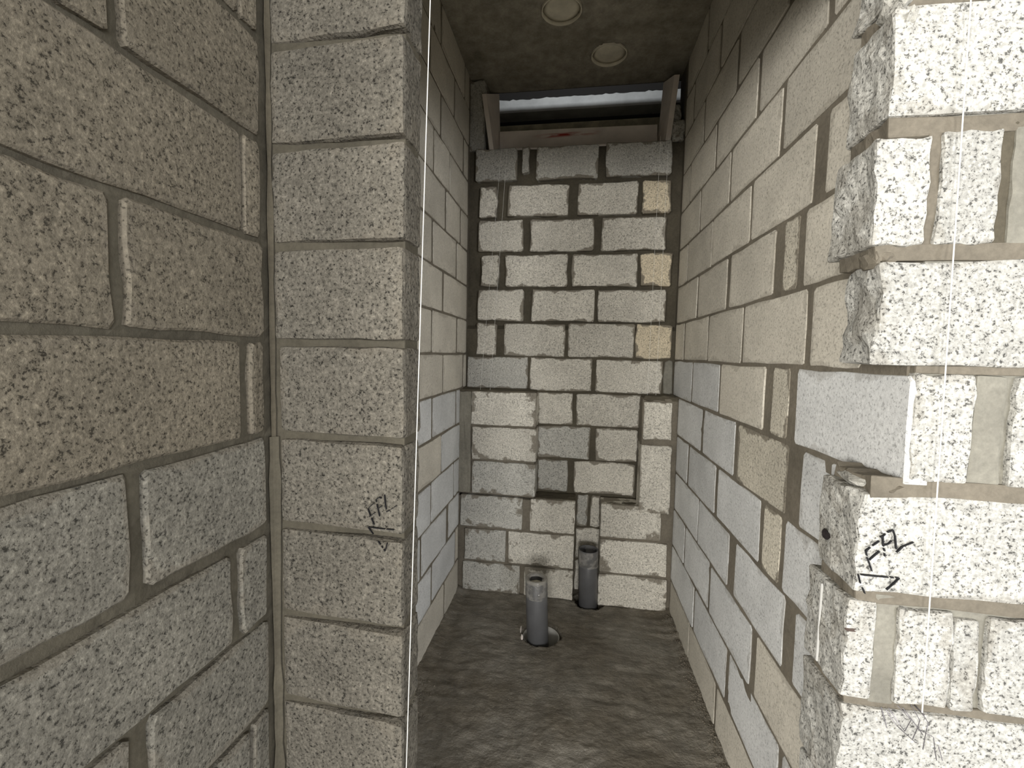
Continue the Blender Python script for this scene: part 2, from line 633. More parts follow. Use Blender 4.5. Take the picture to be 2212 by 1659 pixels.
# ------------------------------------------------------------------ left wall, beyond the pier
ZL = EYE + 0.1911
wall_left = grid_wall('wall_left', F_L, 0.95, 2.78, -0.06, 2.995, -0.0020, 0.20, M_MORT)
LJ = {6: [(1.25, 1.27), (1.65, 1.67), (2.058, 2.072), (2.487, 2.507)], 5: [(1.48, 1.50), (1.89, 1.91), (2.285, 2.305)],
      4: [(1.25, 1.27), (1.65, 1.67), (2.057, 2.078), (2.475, 2.500)], 3: [(1.56, 1.58), (1.960, 1.979), (2.208, 2.224)],
      2: [(1.34, 1.36), (1.74, 1.76), (2.144, 2.170), (2.425, 2.455)], 1: [(1.54, 1.56), (1.944, 1.970), (2.347, 2.378)],
      0: [(1.33, 1.35), (1.72, 1.74), (2.118, 2.138)], -1: [(1.54, 1.56), (1.947, 1.967), (2.374, 2.405)],
      -2: [(1.33, 1.35), (1.73, 1.75), (2.131, 2.147), (2.524, 2.548)], -3: [(1.54, 1.56), (1.963, 1.984), (2.381, 2.398)],
      -4: [(1.33, 1.35), (1.72, 1.74), (2.112, 2.128)], -5: [(1.54, 1.56), (1.953, 1.974), (2.350, 2.369)],
      -6: [(1.40, 1.43), (1.813, 1.842), (2.214, 2.262)], -7: [(1.57, 1.59), (1.969, 1.994), (2.397, 2.413)],
      -8: [(1.37, 1.39), (1.77, 1.79), (2.186, 2.208)]}
for k, js in LJ.items():
    edges = [0.97]
    for a, b in js:
        edges += [a, b]
    edges.append(2.60 if k >= -2 else 2.47)
    z0, z1 = ZL + 0.2 * k + JT, ZL + 0.2 * (k + 1) - JT
    if k == -8:
        z0 = -0.05
    if k == 6:
        z1 = 2.99
    for i in range(0, len(edges), 2):
        mat = M_WARM if k >= -2 else M_COOL
        if k == -8 or (k == -4 and edges[i] < 2.0) or k == -7 and edges[i] > 2.3:
            mat = M_WARM
        face_block(wall_left, F_L, edges[i], edges[i + 1], z0, z1, mat, proud=0.0002, bev=0.0016)

# ------------------------------------------------------------------ left wall, this side of the pier
ZO = EYE + 0.2178
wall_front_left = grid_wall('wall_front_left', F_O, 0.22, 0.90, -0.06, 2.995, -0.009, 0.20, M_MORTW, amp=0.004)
OJ = {6: [(0.385, 0.405), (0.789, 0.794)], 5: [(0.53, 0.55)], 4: [(0.385, 0.405), (0.789, 0.794)], 3: [(-0.28, -0.26), (0.12, 0.14), (0.53, 0.55)], 2: [(-0.02, 0.0), (0.385, 0.405), (0.789, 0.794)], 1: [(-0.26, -0.24), (0.14, 0.16), (0.549, 0.567)],
      0: [(-0.02, 0.0), (0.385, 0.40), (0.7905, 0.7950)], -1: [(-0.26, -0.24), (0.13, 0.15), (0.542, 0.560)], -2: [(-0.02, 0.0), (0.37, 0.39), (0.779, 0.801)],
      -3: [(-0.26, -0.24), (0.14, 0.16), (0.551, 0.577)], -4: [(-0.05, -0.03), (0.34, 0.36), (0.742, 0.768)], -5: [(-0.26, -0.24), (0.13, 0.15), (0.538, 0.574)],
      -6: [(-0.02, 0.0), (0.38, 0.40), (0.781, 0.791)], -7: [(0.14, 0.16), (0.55, 0.57)], -8: [(-0.02, 0.0), (0.38, 0.40), (0.79, 0.80)]}
for k, js in OJ.items():
    js = [q for q in js if q[0] > 0.27]
    edges = [0.225]
    for a, b in js:
        edges += [a, b]
    edges.append(0.842)
    z0, z1 = ZO + 0.2 * k + 0.0065, ZO + 0.2 * (k + 1) - 0.0065
    if k == 6:
        z1 = 2.99
    if k == -3:
        z0, z1 = z0, z1
    if k == -4:
        z1 -= 0.008
    if k == -8:
        z0 = 0.028
    for i in range(0, len(edges), 2):
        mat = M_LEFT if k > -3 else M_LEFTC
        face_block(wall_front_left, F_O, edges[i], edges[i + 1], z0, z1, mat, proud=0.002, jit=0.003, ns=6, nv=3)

# ------------------------------------------------------------------ pier at the left of the doorway
ZP = EYE + 0.213
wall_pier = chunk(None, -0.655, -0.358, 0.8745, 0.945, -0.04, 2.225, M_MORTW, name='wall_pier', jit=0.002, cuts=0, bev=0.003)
wall_pier['kind'] = 'structure'
for k in range(-9, 3):
    z0, z1 = ZP + 0.2 * k + 0.008, ZP + 0.2 * (k + 1) - 0.007
    if k == -9:
        z0 = -0.03
    if k == 2:
        z1 = 2.222
    dx = random.Random(k).uniform(-0.003, 0.003)
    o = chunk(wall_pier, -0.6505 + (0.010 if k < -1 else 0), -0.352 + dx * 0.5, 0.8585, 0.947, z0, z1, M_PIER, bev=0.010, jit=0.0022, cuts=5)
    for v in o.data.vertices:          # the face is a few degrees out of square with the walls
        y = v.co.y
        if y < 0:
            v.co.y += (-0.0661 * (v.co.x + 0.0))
# mortar fillet in the corner between left wall and pier
def fillet(parent, name, x, y, z0, z1, r, mat, sx=1, sy=-1, n_=26, amp=0.5):
    V, F = [], []
    for k in range(n_ + 1):
        z = z0 + (z1 - z0) * k / n_
        rr = r * (1 + amp * noise.noise(Vector((x * 30, y * 11, z * 14))) + 0.4 * noise.noise(Vector((3, y * 7, z * 40))))
        for (a, b) in ((-0.02, 0.02), (1.0, 0.004), (0.5, 0.20), (0.25, 0.5), (0.0, 1.0)):
            if a < 0:
                V.append((x - sx * 0.01, y - sy * 0.01, z))
            else:
                V.append((x + sx * rr * a, y + sy * rr * b, z))
    for k in range(n_):
        for i in range(5):
            j = (i + 1) % 5
            F.append((k * 5 + i, k * 5 + j, (k + 1) * 5 + j, (k + 1) * 5 + i))
    F.append(tuple(range(5))); F.append(tuple(range(n_ * 5, n_ * 5 + 5)))
    o = put(name, V, F, mat, parent)
    fix_normals(o.data)
    return o
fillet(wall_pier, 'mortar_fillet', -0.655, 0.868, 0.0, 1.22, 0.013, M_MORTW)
fillet(wall_pier, 'mortar_fillet', -0.655, 0.868, 1.2, 2.22, 0.007, M_MORTD)

# ------------------------------------------------------------------ back wall: set-back upper part and niche
ZU = EYE + 0.1808
def up_face(u, z):
    return -0.034 if z > ZU - 0.02 else -0.007
wall_back = grid_wall('wall_back', F_U, -0.70, 0.56, -0.06, 2.588, up_face, 0.165, M_MORTD, amp=0.004)
BU = {4: [(-0.643, -0.401), (-0.374, -0.330), (-0.286, 0.060), (0.102, 0.455)], 3: [(-0.615, -0.514), (-0.448, -0.100), (-0.047, 0.282), (0.307, 0.460)],
      2: [(-0.619, -0.358), (-0.313, 0.050), (0.090, 0.440)], 1: [(-0.601, -0.499), (-0.457, -0.095), (-0.069, 0.297), (0.313, 0.480)],
      0: [(-0.616, -0.345), (-0.297, 0.063), (0.083, 0.453)], -1: [(-0.620, -0.502), (-0.457, -0.098), (-0.078, 0.292), (0.302, 0.496)],
      -2: [(-0.678, -0.309), (-0.298, 0.063), (0.086, 0.454), (0.462, 0.508)], -3: [(-0.248, -0.042), (-0.018, 0.346)],
      -4: [(-0.243, 0.065), (0.096, 0.334)], -5: [(-0.238, -0.061), (-0.024, 0.325)],
      -6: [(0.000, 0.065), (0.082, 0.136)], -7: [(0.000, 0.140)], -8: [(0.000, 0.028), (0.041, 0.142)]}
for k, bl in BU.items():
    for i, (a, b) in enumerate(bl):
        g = 0.010 if k >= 0 else 0.006
        z0, z1 = ZU + 0.2 * k + g, ZU + 0.2 * (k + 1) - g
        if k == 4:
            z0 += 0.004; z1 = 2.588
        if k == 3:
            z1 -= 0.006
        if k == -8:
            z0 = -0.03
        if k == 4 and i == 1:
            z0 += 0.04
        mat = M_BACK
        if k == 4:
            mat = M_GREY
        if (k, i) in ((3, 3), (1, 3), (-1, 3)):
            mat = M_OCHRE
        if (k, i) in ((-2, 0), (-5, 0), (-6, 0), (-4, 0)):
            mat = M_GREY
        if (k, i) in ((-2, 3),):
            mat = M_MORTL
        face_block(wall_back, F_U, a, b, z0, z1, mat, proud=0.002, depth=0.05, jit=0.0045)

# lower part of the back wall stands 14 cm proud, with the niche left open in it
ZB = EYE + 0.1827
LOW = ZB - 0.4                                   # top of the lower part
NY0, NY1 = 2.4748, 2.612
def core(name, x0, x1, z0, z1):
    return chunk(wall_back, x0, x1, NY0 + 0.012, NY1, z0, z1, M_MORT, name=name, jit=0.003, bev=0.004, cuts=4)
core('mortar_core', -0.690, -0.246, 0.59, LOW - 0.004)
core('mortar_core', -0.690, -0.012, -0.05, 0.577)
core('mortar_core', 0.136, 0.530, -0.05, 0.577)
core('mortar_core', 0.336, 0.530, 0.56, LOW - 0.012)
BL = {-3: [(-0.614, -0.240), (0.343, 0.488)], -4: [(-0.608, -0.238)], -5: [(-0.605, -0.238)], -6: [(-0.672, -0.307), (-0.263, -0.009), (0.133, 0.455)],
      -7: [(-0.644, -0.401), (-0.384, -0.010), (0.133, 0.494)], -8: [(-0.653, -0.315), (-0.288, -0.010), (0.130, 0.502)]}
for k, bl in BL.items():
    for i, (a, b) in enumerate(bl):
        z0, z1 = ZB + 0.2 * k + 0.0065, ZB + 0.2 * (k + 1) - 0.0065
        if k == -3 and i == 0:
            z1 += 0.003
        if k == -3 and i == 1:
            z1 -= 0.024; z0 -= 0.040
        if k == -8:
            z0 = 0.004
        if k == -8 and a < 0:
            z0 += 0.012
        mat = M_BACK
        if k in (-5,) and i == 0 or k == -6 and i == 0 or k == -7 and i == 0 or k == -8 and i == 0:
            mat = M_GREY
        inner = (a == -0.240 or a == -0.238 or b in (-0.240, -0.238, -0.009, -0.010) or a in (0.343, 0.133, 0.130))
        chunk(wall_back, a, b, NY0 - 0.001, NY1 - 0.012 if inner else NY0 + 0.05, z0, z1, mat, bev=0.006, jit=0.0026, cuts=3)
# the upright block on the right of the niche
chunk(wall_back, 0.335, 0.497, NY0 - 0.002, NY1 - 0.012, ZB - 1.040, ZB - 0.664, M_BACK, bev=0.007, jit=0.0035, cuts=4)
# cut-block slab that bridges the slot, and mortar on the ledge
chunk(wall_back, -0.690, -0.615, NY0 - 0.003, NY0 + 0.05, 0.60, LOW - 0.006, mortar_material('mortar_mid', (0.24, 0.225, 0.185)), name='mortar_strip', jit=0.004, bev=0.004, cuts=4)
chunk(wall_back, -0.690, -0.250, NY0 + 0.012, NY1, LOW - 0.012, LOW + 0.006, M_MORTD, name='mortar_ledge', jit=0.007, bev=0.003, cuts=6)
chunk(wall_back, 0.345, 0.525, NY0 + 0.008, NY1, LOW - 0.022, LOW + 0.002, M_MORTD, name='mortar_ledge', jit=0.007, bev=0.003, cuts=6)
chunk(wall_back, -0.236, -0.010, NY0 + 0.02, NY1, 0.572, 0.590, M_MORTD, name='mortar_ledge', jit=0.003, bev=0.002, cuts=3)
chunk(wall_back, 0.136, 0.334, NY0 + 0.02, NY1, 0.566, 0.584, M_MORTD, name='mortar_ledge', jit=0.003, bev=0.002, cuts=3)

# pieces that close the wall beside the high opening
chunk(wall_back, -0.690, -0.600, 2.64, 2.76, 2.59, 2.985, M_GREY, jit=0.004, bev=0.006)
chunk(wall_back, 0.452, 0.520, 2.63, 2.76, 2.59, 2.70, M_GREY, jit=0.008, bev=0.010)
chunk(wall_back, 0.452, 0.500, 2.66, 2.78, 2.70, 2.80, M_GREY, jit=0.010, bev=0.012)

# ------------------------------------------------------------------ wall end at the right of the doorway
ZJ = EYE + 0.1859
wall_jamb = chunk(None, 0.566, 1.36, 0.862, 0.975, -0.04, 2.225, M_MORTL, name='wall_jamb', jit=0.002, cuts=0, bev=0.003)
wall_jamb['kind'] = 'structure'
def jz(k, g=0.007):
    return ZJ + 0.2 * k + g, ZJ + 0.2 * (k + 1) - g
def jamb(k, x0, x1, y0=0.850, y1=0.975, mat=M_JAMB, dz0=0, dz1=0, jit=0.003, **kw):
    z0, z1 = jz(k)
    return chunk(wall_jamb, x0, x1, y0, y1, z0 + dz0, z1 + dz1, mat, jit=jit, bev=0.006, cuts=6, **kw)
jamb(2, 0.497, 0.93, dz0=0.012, rag=(0.02, 0.02))
jamb(1, 0.490, 0.905, dz0=0.008, dz1=-0.002, rag=(0.02, 0.006))
jamb(0, 0.478, 0.556, y1=0.985, dz1=-0.010, rag=(0.02, 0.010))
jamb(0, 0.572, 0.657, dz1=-0.004)
jamb(0, 0.676, 0.93, y0=0.853, mat=M_MORTL, jit=0.0015)
jamb(-1, 0.496, 0.920, y1=0.955, dz1=-0.012, rag=(0.03, 0.016))
jamb(-2, 0.562, 0.651, y1=0.95)
jamb(-2, 0.653, 0.700, y0=0.855, mat=M_MORTL, jit=0.0015)
jamb(-2, 0.709, 0.93)
jamb(-3, 0.490, 0.925, y1=0.980, dz1=-0.010, rag=(0.02, 0.008))
jamb(-4, 0.483, 0.530, y1=0.990, dz1=-0.004)
jamb(-4, 0.566, 0.651, dz1=-0.012)
jamb(-4, 0.653, 0.692, dz1=-0.022)
jamb(-4, 0.704, 0.93, dz1=-0.014)
jamb(-5, 0.484, 0.915, y1=0.990, rag=(0.02, 0.006))
jamb(-6, 0.486, 0.560, y1=0.985); jamb(-6, 0.575, 0.93)
jamb(-7, 0.484, 0.915, y1=0.985); jamb(-8, 0.484, 0.56, y1=0.985, dz0=0.03); jamb(-8, 0.575, 0.93, dz0=0.03)
def bed(k, x0, th0, th1, jit=0.003, y1=0.965, x1=1.355):
    zc = ZJ + 0.2 * k
    return chunk(wall_jamb, x0, x1, 0.855, y1, zc - th0, zc + th1, M_MORT, name='mortar_bed', jit=jit, bev=0.003, cuts=6)
for k in range(-8, 3):
    jamb(k, 0.945 if k % 2 == 0 else 0.935, 1.35, dz0=0.03 if k == -8 else 0, dz1=-0.01)
bed(2, 0.500, 0.012, 0.018, 0.006)
bed(1, 0.494, 0.016, 0.016, 0.004)
bed(0, 0.487, 0.020, 0.010, 0.004)
bed(-2, 0.505, 0.020, 0.010, 0.006)
bed(-3, 0.494, 0.016, 0.012, 0.003)
bed(-4, 0.490, 0.010, 0.010, 0.003)
bed(-5, 0.489, 0.009, 0.009, 0.003)
bed(-1, 0.560, 0.008, 0.008, 0.002)
for k in (-6, -7):
    bed(k, 0.489, 0.009, 0.009, 0.003)
chunk(wall_jamb, 0.528, 0.568, 0.8555, 0.96, *jz(-4, 0.0), M_MORTL, name='mortar_joint', jit=0.003, bev=0.003, cuts=5)
chunk(wall_jamb, 0.553, 0.575, 0.8565, 0.96, *jz(0, 0.0), M_MORT, name='mortar_joint', jit=0.003, bev=0.003, cuts=5)
chunk(wall_jamb, 0.655, 0.680, 0.8575, 0.96, *jz(0, 0.0), M_MORTD, name='mortar_joint', jit=0.003, bev=0.003, cuts=5)
# clods of mortar squeezed out of the beds
def clod(parent, c, s, mat, seed, name='mortar_clod', sub=2, **kw):
    bm = bmesh.new()
    bmesh.ops.create_icosphere(bm, subdivisions=sub, radius=1)
    for v in bm.verts:
        d = 1 + 0.45 * noise.noise(v.co * 1.7 + Vector((seed, 0, 0))) + 0.25 * noise.noise(v.co * 4 + Vector((seed, 5, 0)))
        v.co = Vector((v.co.x * s[0], v.co.y * s[1], v.co.z * s[2])) * d
    me = bpy.data.meshes.new(name)
    bm.to_mesh(me); bm.free()
    me.materials.append(mat)
    o = link(name, me, parent, **kw)
    o.location = Vector(c) - (Vector(parent.location) if parent else Vector((0, 0, 0)))
    return o
clod(wall_jamb, (0.505, 0.875, ZJ + 0.400), (0.022, 0.030, 0.024), M_GREY, 1)
clod(wall_jamb, (0.512, 0.862, ZJ + 0.372), (0.012, 0.018, 0.018), M_GREY, 2)
clod(wall_jamb, (0.493, 0.880, ZJ - 0.012), (0.013, 0.026, 0.017), M_MORT, 3)
clod(wall_jamb, (0.507, 0.865, ZJ - 0.010), (0.016, 0.014, 0.013), M_MORT, 4)
clod(wall_jamb, (0.520, 0.905, ZJ - 0.405), (0.026, 0.048, 0.013), M_GREY, 5)
clod(wall_jamb, (0.545, 0.880, ZJ - 0.408), (0.024, 0.030, 0.010), M_MORT, 6)
# pale moulded ridge on the side of one end block, dark spots
box('moulded_ridge', 0.4795, 0.4835, 0.932, 0.937, ZJ - 0.785, ZJ - 0.625, simple('pale_ridge', (0.62, 0.62, 0.60), 0.8), wall_jamb, bev=0.001)
clod(wall_jamb, (0.4875, 0.945, 1.066), (0.004, 0.014, 0.009), M_SPOT, 8, name='tar_spot')
clod(wall_jamb, (0.4925, 0.851, 0.930), (0.011, 0.003, 0.0045), M_SPOTB, 9, name='brown_spot')

# ------------------------------------------------------------------ hand-written level marks (real ink strokes)
def strokes(parent, fr, lines, wd, off, mat=M_BLACK, name='marker_writing', dash=True):
    V, F = [], []
    rnd = random.Random(3)
    for ln in lines:
        # resample and drop a few short pieces: the pen skipped over the pits
        pts = []
        for (a, b), (c, d) in zip(ln, ln[1:]):
            L = math.hypot(c - a, d - b)
            n_ = max(1, int(L / 0.004))
            for i in range(n_):
                t = i / n_
                pts.append((a + (c - a) * t, b + (d - b) * t))
        pts.append(ln[-1])
        for (a, b), (c, d) in zip(pts, pts[1:]):
            if dash and rnd.random() < 0.16:
                continue
            dx, dz = c - a, d - b
            L = math.hypot(dx, dz) or 1
            h = wd * rnd.uniform(0.7, 1.2) / 2
            nx, nz = -dz / L * h, dx / L * h
            ex, ez = dx / L * h * 0.4, dz / L * h * 0.4
            b0 = len(V)
            for (pu, pz) in ((a - nx - ex, b - nz - ez), (c - nx + ex, d - nz + ez), (c + nx + ex, d + nz + ez), (a + nx - ex, b + nz - ez)):
                V.append(fr.pt(pu, pz, off)); V.append(fr.pt(pu, pz, off - 0.004))
            F += [(b0, b0 + 2, b0 + 4, b0 + 6), (b0, b0 + 1, b0 + 3, b0 + 2), (b0 + 2, b0 + 3, b0 + 5, b0 + 4), (b0 + 4, b0 + 5, b0 + 7, b0 + 6), (b0 + 6, b0 + 7, b0 + 1, b0)]
    return put(name, V, F, mat, parent)
PM = [[(-0.4144, 1.0956), (-0.4277, 1.083), (-0.4215, 1.0674), (-0.4134, 1.0502)], [(-0.4246, 1.0662), (-0.4114, 1.076)], [(-0.3972, 1.1076), (-0.4022, 1.109), (-0.4093, 1.1036), (-0.4048, 1.0842), (-0.4012, 1.0695)], [(-0.4048, 1.0842), (-0.3962, 1.0917)], [(-0.3902, 1.1148), (-0.3881, 1.0953), (-0.3851, 1.0805), (-0.3791, 1.0839), (-0.3642, 1.0947)],
      [(-0.4267, 1.044), (-0.4012, 1.0434), (-0.3691, 1.0441)], [(-0.4267, 1.0431), (-0.4155, 1.03)], [(-0.4043, 1.016), (-0.3886, 0.9968), (-0.384, 1.0145), (-0.382, 1.0223)]]
strokes(wall_pier, F_P, PM, 0.0016, 0.0050)
JM = [[(0.52, 1.0973), (0.5104, 1.0883), (0.5008, 1.0783), (0.504, 1.0659), (0.5078, 1.0563), (0.5127, 1.0431)], [(0.5074, 1.0626), (0.5147, 1.0715), (0.522, 1.0794)], [(0.5219, 1.1046), (0.5256, 1.1068), (0.5321, 1.1145), (0.5404, 1.1188), (0.5442, 1.1084), (0.5474, 1.0862)], [(0.5253, 1.1058), (0.5273, 1.0889), (0.5298, 1.081), (0.5312, 1.0667)], [(0.5275, 1.0907), (0.5351, 1.0941), (0.5394, 1.0999)], [(0.5486, 1.0801), (0.5564, 1.0907), (0.5727, 1.1002)],
      [(0.492, 1.0347), (0.5212, 1.0344), (0.5596, 1.0347)], [(0.492, 1.0343), (0.4960, 1.0199), (0.5043, 1.002)], [(0.5557, 1.0348), (0.5478, 1.024), (0.5377, 1.012)]]
strokes(wall_jamb, F_J, JM, 0.0017, 0.0062)

# ------------------------------------------------------------------ head of the doorway and the room behind
box('trim_1', -0.86, 1.36, 0.855, 1.02, 2.225, 2.995, M_MORTL, kind='structure')

# ------------------------------------------------------------------ floor with two pipe holes
H1 = (-0.158, 2.150, 0.094)
H2 = (0.084, 2.500, 0.084)
def floor_h(x, y):
    z = 0.006 * noise.noise(Vector((x * 5, y * 5, 0))) + 0.0030 * noise.noise(Vector((x * 16 + 1.5 * noise.noise(Vector((x * 4, y * 4, 5))), y * 26, 2))) + 0.0012 * noise.noise(Vector((x * 60, y * 85, 4)))
    q = noise.noise(Vector((x * 6 + 2 * noise.noise(Vector((x * 3, y * 3, 9))), y * 15, 12)))
    z += 0.0050 * (1 - abs(q) * 2.2) * max(0, 0.5 + 1.2 * noise.noise(Vector((x * 3, y * 3, 20))))
    z += 0.0022 * (1 - abs(noise.noise(Vector((x * 24, y * 44, 14)))) * 2)
    if 0.9 < y < 2.5:
        dl = x - (-0.6506 - 0.0127 * y); dr = (0.5749 - 0.0224 * y) - x
        d = min(dl, dr)
        if d < 0.06:
            z += (0.06 - max(d, 0)) * 0.30 + 0.008 * noise.noise(Vector((x * 40, y * 30, 7))) * (1 - d / 0.06)
    if y > 2.40:
        z += max(0, min(1, (y - 2.42) / 0.05)) * (0.012 if x < -0.02 else 0.004)
    for (hx, hy, hr), dp in ((H1, 0.17), (H2, 0.15)):
        t = math.atan2(y - hy, x - hx)
        rr = hr * (1 + 0.10 * noise.noise(Vector((math.cos(t) * 2.5, math.sin(t) * 2.5, hx * 9))))
        d = math.hypot(x - hx, y - hy)
        if d < rr:
            z -= dp * min(1, (rr - d) / 0.006)
        elif d < rr + 0.02:
            z += 0.004 * (1 - (d - rr) / 0.02)
    return z
def height_grid(name, x0, x1, y0, y1, step, hf, mat, below, **kw):
    nx = int((x1 - x0) / step); ny = int((y1 - y0) / step)
    V, F = [], []
    for j in range(ny + 1):
        for i in range(nx + 1):
            x = x0 + (x1 - x0) * i / nx; y = y0 + (y1 - y0) * j / ny
            V.append((x, y, hf(x, y)))
    Wd = nx + 1
    for j in range(ny):
        for i in range(nx):
            a = j * Wd + i
            F.append((a, a + 1, a + Wd + 1, a + Wd))
    b0 = len(V)
    for (x, y) in ((x0, y0), (x1, y0), (x1, y1), (x0, y1)):
        V.append((x, y, below))
    F.append(tuple(range(Wd)) + (b0 + 1, b0))
    F.append(tuple(ny * Wd + i for i in range(Wd)) + (b0 + 2, b0 + 3))
    F.append(tuple(j * Wd for j in range(ny + 1)) + (b0 + 3, b0))
    F.append(tuple(j * Wd + nx for j in range(ny + 1)) + (b0 + 2, b0 + 1))
    F.append((b0, b0 + 1, b0 + 2, b0 + 3))
    return put(name, V, F, mat, smooth=True, **kw)
floor = height_grid('floor', -0.70, 0.95, 0.55, 2.64, 0.0075, floor_h, M_FLOOR, -0.3, kind='structure')
box('floor', -4.0, 4.0, -4.6, 0.55, -0.3, 0.0, M_FLOOR, kind='structure')
lathe('hole_liner', [(0.092, -0.16), (0.092, -0.004), (0.088, -0.004), (0.088, -0.16)], (H1[0], H1[1], 0), M_SLEEVE, floor)
# crumbs and rubble along the foot of the walls
def rubble(name, spots, seed, mat=M_RUBBLE):
    rnd = random.Random(seed)
    V, F = [], []
    for (x, y, z, s) in spots:
        b0 = len(V)
        ang = rnd.uniform(0, 6.28)
        for d in ((1, 0, 0), (-1, 0, 0), (0, 1, 0), (0, -1, 0), (0, 0, 1), (0, 0, -1)):
            q = Vector(d) * s * rnd.uniform(0.6, 1.3)
            q = Vector((q.x * math.cos(ang) - q.y * math.sin(ang), q.x * math.sin(ang) + q.y * math.cos(ang), q.z * 0.8))
            V.append(Vector((x, y, z)) + q)
        for t in ((0, 2, 4), (2, 1, 4), (1, 3, 4), (3, 0, 4), (2, 0, 5), (1, 2, 5), (3, 1, 5), (0, 3, 5)):
            F.append(tuple(b0 + i for i in t))
    return put(name, V, F, mat, kind='stuff')
rnd = random.Random(11)
sp = []
for i in range(900):
    y = rnd.uniform(1.05, 2.45)
    x = 0.5749 - 0.0224 * y - abs(rnd.gauss(0, 0.022)) - 0.004
    sp.append((x, y, floor_h(x, y) + 0.001, rnd.uniform(0.0015, 0.0055)))
r_ = rubble('mortar_crumbs', sp, 1)
r_['label'] = 'dark mortar crumbs strewn along the foot of the right wall'; r_['category'] = 'rubble'
sp = []
for i in range(320):
    y = rnd.uniform(1.0, 1.75)
    x = -0.655 + abs(rnd.gauss(0, 0.05)) * (1.6 if y < 1.3 else 0.6) + 0.02
    sp.append((x, y, floor_h(x, y) + 0.001, rnd.uniform(0.0015, 0.006)))
r_ = rubble('mortar_crumbs', sp, 2)
r_['label'] = 'dark crumbs on the floor behind the left pier'; r_['category'] = 'rubble'

# ------------------------------------------------------------------ ceiling with two capped sleeves
C1 = (-0.140, 2.186, 0.094)
C2 = (0.096, 2.527, 0.094)
def ceil_h(x, y):
    z = 2.995 + 0.0015 * noise.noise(Vector((x * 3, y * 3, 1)))
    for (hx, hy, hr) in (C1, C2):
        t = math.atan2(y - hy, x - hx)
        rr = hr * (1 + 0.035 * noise.noise(Vector((math.cos(t) * 2, math.sin(t) * 2, hx * 5))))
        if math.hypot(x - hx, y - hy) < rr:
            z += 0.022
    return z
ceiling = height_grid('ceiling', -0.72, 0.58, 1.0, 2.80, 0.010, ceil_h, M_CEIL, 3.135, kind='structure')
box('ceiling', -4.0, 4.0, -4.6, 1.0, 2.995, 3.135, M_CEIL, kind='structure')
for (hx, hy, hr), lab in ((C1, 'pale round cap over a ceiling sleeve, the one nearer the doorway'), (C2, 'pale round cap over a ceiling sleeve, the one close to the high opening')):
    t = bpy.data.objects.new('sleeve_cap', None)
    COL.objects.link(t)
    t.location = (hx, hy, 2.995)
    t.empty_display_size = 0.05
    t['label'] = lab; t['category'] = 'sleeve cap'; t['group'] = 'capped sleeves in the ceiling'
    lathe('rim', [(0.0935, 0.030), (0.0935, -0.001), (0.0885, -0.003), (0.087, 0.012), (0.087, 0.030)], (hx, hy, 2.995), M_CAPP, t, wob=0.003)
    lathe('plate', [(0.0015, 0.004), (0.03, 0.005), (0.06, 0.008), (0.0875, 0.014)], (hx, hy, 2.995), M_CAPP, t, wob=0.001, close=True)

# ------------------------------------------------------------------ high opening: board frame and the void behind
M_RED = None
def board_mat():
    m, n, b = nt('board_with_red')
    p = posvec(n, False)
    a = tex(n, 'noise', p, 8, 4, 0.6)
    sc = N(n, 'ShaderNodeVectorMath', operation='SCALE')
    sc.inputs[0].default_value = (0.82, 0.755, 0.70)
    n.links.new(ramp(n, a, 0.3, 0.7, 0.86, 1.12), sc.inputs['Scale'])
    sx = N(n, 'ShaderNodeSeparateXYZ')
    n.links.new(p, sx.inputs[0])
    dx = math_(n, 'ABSOLUTE', math_(n, 'ADD', sx.outputs[0], 0.13))
    slope = math_(n, 'ADD', math_(n, 'MULTIPLY', sx.outputs[0], 0.02), 2.722)
    dz = math_(n, 'ABSOLUTE', math_(n, 'SUBTRACT', sx.outputs[2], slope))
    mask = math_(n, 'MULTIPLY', ramp(n, dx, 0.21, 0.10), ramp(n, dz, 0.016, 0.004))
    st = N(n, 'ShaderNodeMapping'); st.inputs['Scale'].default_value = (10, 10, 60)
    n.links.new(p, st.inputs[0])
    mask = math_(n, 'MULTIPLY', mask, ramp(n, tex(n, 'noise', st.outputs[0], 1, 3, 0.6), 0.36, 0.56))
    c = mixc(n, mask, sc.outputs[0], (0.42, 0.06, 0.05))
    n.links.new(c, b.inputs['Base Color'])
    b.inputs['Roughness'].default_value = 0.75
    return m
frame = bpy.data.objects.new('window_1', None)
COL.objects.link(frame)
frame.location = (-0.07, 2.70, 2.59)
frame['kind'] = 'structure'
def prism8(name, quadA, quadB, mat, parent):
    V = [Vector(q) for q in quadA] + [Vector(q) for q in quadB]
    F = [(0, 1, 2, 3), (7, 6, 5, 4), (0, 4, 5, 1), (1, 5, 6, 2), (2, 6, 7, 3), (3, 7, 4, 0)]
    o = put(name, V, F, mat, parent)
    fix_normals(o.data)
    return o
BM_ = board_mat()
prism8('sill_board', [(-0.535, 2.775, 2.60), (0.400, 2.775, 2.60), (0.392, 2.775, 2.748), (-0.535, 2.775, 2.757)],
       [(-0.535, 2.80, 2.60), (0.400, 2.80, 2.60), (0.392, 2.80, 2.748), (-0.535, 2.80, 2.757)], BM_, frame)
prism8('side_board', [(-0.540, 2.625, 2.585), (-0.565, 2.625, 2.585), (-0.615, 2.625, 2.90), (-0.590, 2.625, 2.90)],
       [(-0.530, 2.80, 2.60), (-0.555, 2.80, 2.60), (-0.572, 2.80, 2.992), (-0.547, 2.80, 2.992)], M_WOOD, frame)
prism8('side_board', [(0.418, 2.625, 2.585), (0.445, 2.625, 2.585), (0.478, 2.625, 2.93), (0.450, 2.625, 2.93)],
       [(0.396, 2.80, 2.60), (0.420, 2.80, 2.60), (0.446, 2.80, 2.992), (0.421, 2.80, 2.992)], M_WOOD, frame)
